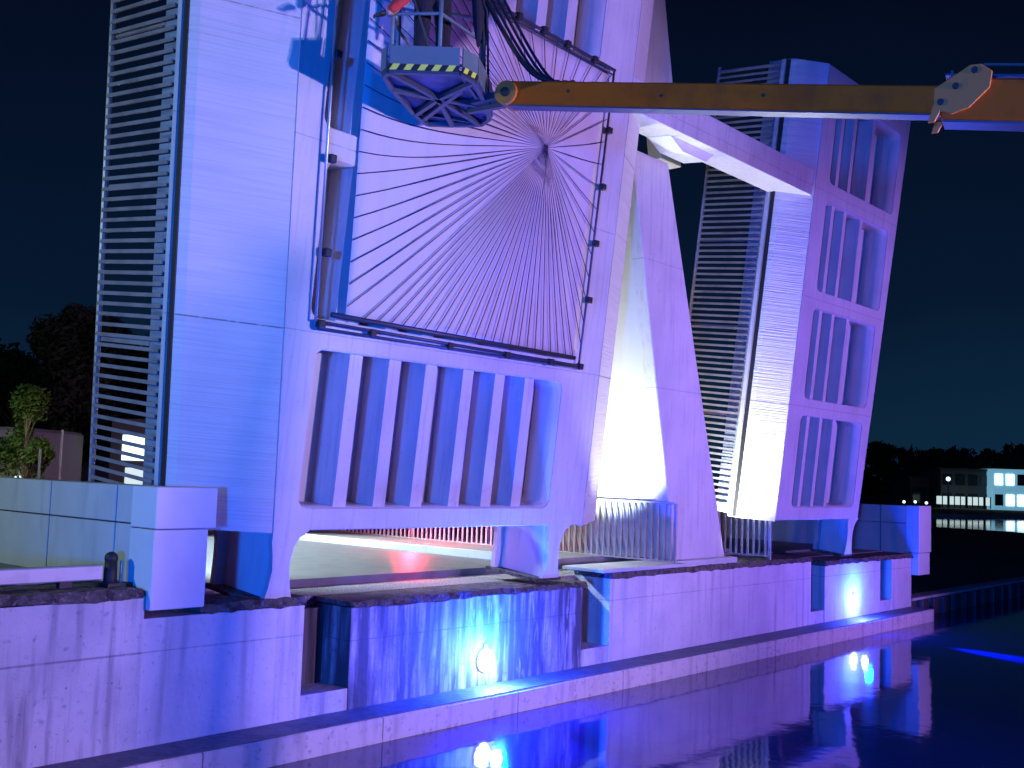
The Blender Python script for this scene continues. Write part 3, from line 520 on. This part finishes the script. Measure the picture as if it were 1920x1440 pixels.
# ------------------------------------------------------------------ person on the platform
def skinmesh(name, verts, edges, radii, m, parent=None, root=0, sub=2):
    me = bpy.data.meshes.new(name); off = ORG[parent.name] if parent is not None else Vector((0, 0, 0))
    me.from_pydata([tuple(Vector(v) - off) for v in verts], edges, []); o = bpy.data.objects.new(name, me); C.objects.link(o)
    if parent is not None: o.parent = parent; ORG[o.name] = off
    sk = o.modifiers.new('skin', 'SKIN')
    for i, r in enumerate(radii):
        sv = me.skin_vertices[0].data[i]; sv.radius = (r, r) if not isinstance(r, tuple) else r; sv.use_root = (i == root)
    o.modifiers.new('sub', 'SUBSURF').levels = sub; o.modifiers['sub'].render_levels = sub
    me.materials.append(M[m]); return o
if True:
    pc = Vector((7.12, 7.42, FZ + .05)); fr = Vector((-.45, -.89, 0)).normalized(); rt = Vector((.89, -.45, 0))
    P3 = lambda r, f, z: tuple(pc + rt * r + fr * f + Vector((0, 0, z)))
    per = thing('person', 'person in dark trousers and red jacket standing on the grey work platform', 'person', tuple(pc))
    tv = [P3(0, 0, .95), P3(-.10, 0, .88), P3(-.115, .02, .50), P3(-.12, -.02, .10), P3(.10, 0, .88), P3(.115, .03, .50), P3(.12, -.01, .10), P3(0, .02, 1.10)]
    body_v = [P3(0, -.02, .95), P3(0, .08, 1.06), P3(0, .24, 1.18), P3(0, .33, 1.24), P3(0, .40, 1.30), P3(-.19, .26, 1.16), P3(.19, .26, 1.16),
              P3(-.31, .24, .78), P3(-.46, .20, .57), P3(-.54, .19, .53), P3(.34, .34, .98), P3(.30, .50, .92), P3(.29, .56, .91)]
    skinmesh('body', body_v, [(0, 1), (1, 2), (2, 3), (3, 4), (2, 5), (2, 6), (5, 7), (7, 8), (8, 9), (6, 10), (10, 11), (11, 12)], [(.15, .11), (.14, .11), (.17, .12), .06, .055, .065, .065, .05, .038, .028, .05, .038, .028], 'skin', per)
    skinmesh('trousers', tv, [(0, 1), (1, 2), (2, 3), (0, 4), (4, 5), (5, 6), (0, 7)], [(.17, .13), .115, .085, .07, .115, .085, .07, (.16, .125)], 'trousers', per)
    jv = [P3(0, .02, 1.0), P3(0, .12, 1.09), P3(0, .25, 1.18), P3(-.20, .26, 1.16), P3(-.31, .24, .77), P3(-.52, .19, .54), P3(.20, .26, 1.16), P3(.35, .345, .97), P3(.30, .51, .92)]
    skinmesh('jacket', jv, [(0, 1), (1, 2), (2, 3), (3, 4), (4, 5), (2, 6), (6, 7), (7, 8)], [(.18, .14), (.17, .14), (.19, .145), .085, .068, .055, .085, .068, .055], 'red', per)
    for s_, hd in ((-1, Vector(P3(-.54, .19, .52))), (1, Vector(P3(.29, .56, .91)))):
        gd = (-rt * .9 + fr * .2) if s_ < 0 else fr
        hv = [hd, hd + gd * .06 + Vector((0, 0, -.02))]; he = [(0, 1)]; hr = [.03, .035]
        for k in range(4):
            b0 = hd + gd * .09 + (fr if s_ < 0 else rt) * (.028 - .019 * k) + Vector((0, 0, -.03)); L3 = [.075, .085, .08, .062][k]
            hv += [b0, b0 + gd * L3 * .5 + Vector((0, 0, -.012)), b0 + gd * L3 * .8 + Vector((0, 0, -.04))]; n0 = len(hv); he += [(1, n0 - 3), (n0 - 3, n0 - 2), (n0 - 2, n0 - 1)]; hr += [.011, .010, .008]
        hv += [hd + gd * .05 + (fr if s_ < 0 else -rt) * .04, hd + gd * .09 + (fr if s_ < 0 else -rt) * .055 + Vector((0, 0, -.03))]; n0 = len(hv); he += [(1, n0 - 2), (n0 - 2, n0 - 1)]; hr += [.012, .010]
        skinmesh('glove', hv, he, hr, 'black', per, 0, 1)
    PH = lambda r_, f_2, z_: P3(r_, f_2 + .34, z_ - .33)
    B().ball(PH(0, .11, 1.72), .1, (.82, .95, 1.18), 20, 14).build('head', 'skin', per, smooth=True)
    B().ball(PH(0, .215, 1.70), .018, (1, 1, 1.4)).build('nose', 'skin', per, smooth=True)
    for e_ in (-.035, .035): B().ball(PH(e_, .195, 1.735), .012).build('eye', 'black', per, smooth=True)
    B().bar(PH(-.025, .20, 1.665), PH(.025, .20, 1.665), .008, .008).build('mouth', 'red', per)
    for e_ in (-.085, .085): B().ball(PH(e_, .10, 1.715), .024, (.5, .8, 1.2)).build('ear', 'skin', per, smooth=True)
    B().ball(PH(0, .085, 1.76), .108, (.85, .95, 1.05), 20, 14).build('helmet', 'hair', per, smooth=True)
    for s_ in (-.12, .12): B().loft([P3(s_ - .05, -.11, 0), P3(s_ + .05, -.11, 0), P3(s_ + .055, .19, 0), P3(s_ - .055, .19, 0)], [P3(s_ - .045, -.10, .11), P3(s_ + .045, -.10, .11), P3(s_ + .04, .15, .06), P3(s_ - .04, .15, .06)]).build('boot', 'black', per, bevel=.015)

# ------------------------------------------------------------------ lamps on the ledge
for X, lab in ((10.59, 'large blue white lamp glowing low on the dark streaked wall section above the ledge'), (21.95, 'small blue white lamp low on the wall above the ledge near the right end')):
    Lm = thing('ledge_lamp', lab, 'lamp', (X, 9.53, 0.60), 'lamps on the canal ledge')
    B().box((X - .03, 9.562, .70), (X + .03, 9.595, .80)).build('bracket', 'railw', Lm)
    B().ball((X, 9.560, .60), .150, (1, .26, 1), 20, 12).build('lens', 'lampw', Lm, smooth=True)
    l = point('lamp_light', (0, 0, 0), (0.0, 0.035, 1.0), 2000 if X < 15 else 420, .08); l.parent = Lm; l.location = (0, -.30, .22)
    l = point('lamp_light', (0, 0, 0), (0.40, 0.52, 1.0), 85 if X < 15 else 26, .06); l.parent = Lm; l.location = (0, -.21, .0)  # added point at the lens; its glow on the wall stands in for bloom

# ------------------------------------------------------------------ vegetation
def tree(name, label, base, h, r, kind, ntr=1, leaves=5000, size=.08, group=None, m='leafY', low=.3, shape=1.0):
    t_ = thing(name, label, 'tree', base, group); bx, by, bz = base
    tk = B(); tk.tube([(bx, by, bz - .1), (bx + .02 * h, by, bz + .4 * h), (bx, by + .02 * h, bz + .9 * h)], [.022 * h, .015 * h, .004 * h], 8)
    cl_ = []
    for i in range(26):
        z = low + (1 - low) * random.random() ** .8; a = random.uniform(0, 2 * PI); rr = r * (1 - ((z - low) / (1 - low)) ** 1.6 * shape * .85) * random.uniform(.35, 1)
        c = Vector((bx + math.cos(a) * rr, by + math.sin(a) * rr, bz + z * h)); cl_.append((c, r * random.uniform(.22, .42)))
        tk.tube([(bx, by, bz + max(.2, (z - .2)) * h * .9), tuple(c)], [.006 * h, .002 * h], 5)
    tk.build('trunk', 'bark', t_)
    lv = B()
    for i in range(leaves):
        c, cr_ = random.choice(cl_); d = Vector((random.gauss(0, 1), random.gauss(0, 1), random.gauss(0, .85))).normalized() * cr_ * random.random() ** .35
        p = c + d; a = Vector((random.gauss(0, 1), random.gauss(0, 1), random.gauss(0, 1))).normalized(); b_ = a.orthogonal().normalized(); s_ = size * random.uniform(.6, 1.4)
        k = len(lv.v); lv.v += [tuple(p - a * s_), tuple(p + b_ * s_ * .5), tuple(p + a * s_), tuple(p - b_ * s_ * .5)]; lv.f.append((k, k + 1, k + 2, k + 3))
    me = bpy.data.meshes.new('crown'); off = ORG[t_.name]; me.from_pydata([tuple(Vector(v) - off) for v in lv.v], [], lv.f); me.materials.append(M[m])
    o = bpy.data.objects.new('crown', me); C.objects.link(o); o.parent = t_
    return t_
def at(px_, py_2, dist):   # a point at a distance in front of the camera, only used for far background siting
    d = F_ + R_ * ((px_ - 960) / 2032.7) + U_ * ((720 - py_2) / 2032.7); return Vector((0, 0, 3)) + d * dist
a = at(45, 880, 22); tree('young_tree', 'young green tree lit by an added spot behind the left parapet', (a.x, a.y, 1.75), 2.6, .72, 0, leaves=3800, size=.055, m='leafY', low=.25)
a = at(150, 880, 34); tree('large_tree', 'broad dark tree rising against the sky left of the wide leaf', (a.x, a.y, 1.75), 5.5, 2.5, 0, leaves=15000, size=.13, m='leafD', low=.28, shape=.5, group='dark trees behind the left parapet')
a = at(15, 880, 40); tree('large_tree', 'lower dark tree at the left edge behind the young tree', (a.x, a.y, 1.75), 4.8, 2.5, 0, leaves=9000, size=.14, m='leafD', low=.25, shape=.5, group='dark trees behind the left parapet')
a = at(235, 880, 42); tree('large_tree', 'dark tree seen through the raised railing of the wide leaf', (a.x, a.y, 1.75), 5.9, 2.5, 0, leaves=9000, size=.15, m='leafD', low=.3, shape=.5, group='dark trees behind the left parapet')
for (x, y0_, lab) in ((117, 806, 'taller pale stake between the young tree and the wide leaf'), (76, 842, 'shorter pale stake beside the young tree')):
    p1 = at(x, y0_, 20); s_ = B().tube([(p1.x, p1.y, 1.7), (p1.x, p1.y, p1.z)], [.032, .026], 8).build('tree_stake', 'wallwhite'); tag(s_, lab, 'stake', 'pale stakes behind the left parapet')

# left background: lit kiosk, street lights, wall
a = at(110, 880, 46)
bw = thing('garden_wall', 'dim grey wall behind the trees on the left', 'wall', (a.x, a.y, 1.6))
Xd = Vector((R_.x, R_.y, 0)).normalized()
def hbox(c, hw, dpt, z0, z1):
    f = Vector((-Xd.y, Xd.x, 0)); return B().loft([c - Xd * hw + Vector((0, 0, z0 - c.z)), c + Xd * hw + Vector((0, 0, z0 - c.z)), c + Xd * hw + f * dpt + Vector((0, 0, z0 - c.z)), c - Xd * hw + f * dpt + Vector((0, 0, z0 - c.z))],
                                                   [c - Xd * hw + Vector((0, 0, z1 - c.z)), c + Xd * hw + Vector((0, 0, z1 - c.z)), c + Xd * hw + f * dpt + Vector((0, 0, z1 - c.z)), c - Xd * hw + f * dpt + Vector((0, 0, z1 - c.z))])
hbox(a, 3.2, .3, 1.5, 3.5).build('wall_face', 'wallgrey', bw)
a = at(256, 870, 30)
ks = thing('kiosk', 'small brightly lit shop front seen low through the raised railing', 'kiosk', (a.x, a.y, 1.6))
hbox(a, .75, 1.5, 1.6, 4.2).build('wall', 'wallgrey', ks); f_ = Vector((Xd.y, -Xd.x, 0)) * .03
hbox(a + f_ + Vector((0, 0, .0)) - f_ * 1.0 + f_ * .9, .42, .02, 3.05, 3.75).build('sign_window', 'litwin', ks); hbox(a + f_ * .9 + Xd * .1, .40, .02, 2.1, 2.85).build('window', 'litwarm', ks)
a = at(228, 800, 44); sl = thing('street_lamp', 'lit street lamp far behind the raised railing of the wide leaf', 'street lamp', (a.x, a.y, 1.6))
B().tube([(a.x, a.y, 1.6), (a.x, a.y, a.z)], .05, 8).build('pole', 'rail', sl); B().ball((a.x, a.y, a.z), .16).build('lamp_head', 'litwin', sl)
a = at(4, 875, 26); vn = thing('parked_van', 'white van front at the left edge behind the parapet', 'van', (a.x, a.y, 1.79))
hbox(a, .55, 3.5, 1.95, 3.75).build('body', 'wallwhite', vn, bevel=.08); hbox(a + f_ * .9, .45, .02, 2.95, 3.5).build('windscreen', 'glassd', vn)
for sx in (-.4, .4): B().ball(tuple(a + Xd * sx + f_ * 1.5 + Vector((0, 0, 2.5 - a.z))), .1).build('headlight', 'litwin', vn); hbox(a + Xd * sx + Vector((0, 0, 0)), .09, .6, 1.79, 2.2).build('wheel', 'black', vn)
# glowing backdrop added for the bright background seen through the leg opening
a = at(620, 1000, 34); w_ = thing('lit_backdrop', 'pale lit shelter added under the wide leaf at its left leg', 'backdrop', (a.x, a.y, 1.6))
hbox(a, 1.3, .2, 1.6, 3.0).build('back_panel', 'litwarm', w_); hbox(a - Vector((0, 0, 0)), 1.5, 1.2, 3.02, 3.15).build('roof', 'roof', w_)
for sx in (-1.4, 0, 1.4): hbox(a + Xd * sx + f_ * 3, .04, .08, 1.6, 3.0).build('post', 'roof', w_)

# ------------------------------------------------------------------ right background across the water
def building(name, label, px_, dist, hw, z1, wm_, lit, rows=1, cols=4, dz=0.35):
    a = at(px_, 925, dist); t_ = thing(name, label, 'building', (a.x, a.y, dz), 'buildings across the water')
    hbox(a, hw, 8, dz, z1).build('wall', wm_, t_); hbox(a + f_ * 8, hw + .3, 8.5, z1 + .01, z1 + .35).build('roof', 'roof', t_)
    for r_ in range(rows):
        for c_ in range(cols):
            xx = -hw + hw * 2 * (c_ + .5) / cols; z0_ = dz + .6 + r_ * (z1 - dz) / rows
            hbox(a + Xd * xx + f_ * 3, hw / cols * .72, .05, z0_, z0_ + (z1 - dz) / rows * .55).build('window', lit if (r_ + c_) % 3 or rows == 1 else 'glassd', t_)
    return t_
b1 = building('waterside_building', 'brightly lit white and cyan building at the right edge across the water', 1915, 150, 3.9, 6.0, 'litcyan', 'litwin', 2, 5)
b2 = building('waterside_building', 'dim grey building left of the brightly lit one across the water', 1812, 152, 3.6, 5.6, 'wallgrey', 'glassd', 2, 4)
a = at(1812, 945, 148); hbox(a, 3.3, 2, .9, 2.0).build('lit_ground_floor', 'litwarm', None).parent = b2
for k_ in range(9): hbox(a + f_ * 3 + Xd * (-3.3 + k_ * .82), .07 + .1 * (k_ % 3 == 1), .05, .5, 2.1).build('post', 'roof', b2)
o = [x for x in C.objects if x.name.startswith('lit_ground_floor')][0]; o.data.transform(Matrix.Translation(-b2.location)); 
building('waterside_building', 'low dark shed beside the trees across the water', 1740, 156, 2.6, 4.3, 'wallgrey', 'glassd', 1, 2)
for i, (x, y, dd, lab) in enumerate([(1778, 898, 140, 'lit street lamp standing before the dim grey building across the water'), (1695, 941, 120, 'low lamp left of the other low waterside lamps'), (1716, 941, 120, 'low lamp between two other low waterside lamps'), (1737, 943, 120, 'low lamp right of the other low waterside lamps')]):
    a = at(x, y, dd); s_ = thing('street_lamp', lab, 'street lamp', (a.x, a.y, .4), 'street lamps across the water')
    B().tube([(a.x, a.y, .3), (a.x, a.y, a.z)], .06, 6).build('pole', 'rail', s_); B().ball((a.x, a.y, a.z), .28 if i == 0 else .16).build('lamp_head', 'litwin', s_)
for i in range(15):
    x = 1610 + i * 24; a = at(x, 920, 175 + random.uniform(-8, 8)); h = random.uniform(7.0, 9.5)
    tree('distant_tree', ['round', 'broad', 'tall'][i % 3] + ' dark tree on the far shore, part of the black treeline on the right', (a.x, a.y, .3), h, random.uniform(2.6, 3.6), 0, leaves=1100, size=.5, m='leafD', low=.15, shape=.4, group='treeline across the water')
for i in range(8):
    a = at(-60 + i * 60, 900, 70 + random.uniform(-5, 5)); tree('distant_tree', 'dark tree in the row far behind the left parapet', (a.x, a.y, 1.4), random.uniform(4.5, 6), 3, 0, leaves=2500, size=.3, m='leafD', low=.15, shape=.4, group='treeline behind the left parapet')

OFF = Vector((0.41, 0.42, 0.205))
for n_ in ('boom_lift', 'person', 'hanging_bag'): bpy.data.objects[n_].location += OFF

tf = thing('shadow_frame', 'unseen leaning two-legged frame added before the lilac floodlight to cast a shadow', 'frame', (11.28, -7.06, .95))  # out of view, added only for the diagonal shadow on the left leaf
B().bar((11.21, -7.05, .9), (11.41, -7.08, 3.70), .09, .06, (0, 1, 0)).build('leg', 'bark', tf)
B().bar((11.12, -7.05, .9), (11.305, -7.08, 3.60), .035, .05, (0, 1, 0)).build('leg', 'bark', tf)
B().bar((11.1, -7.11, 1.5), (11.3, -7.11, 1.5), .04, .06).build('crosspiece', 'bark', tf)
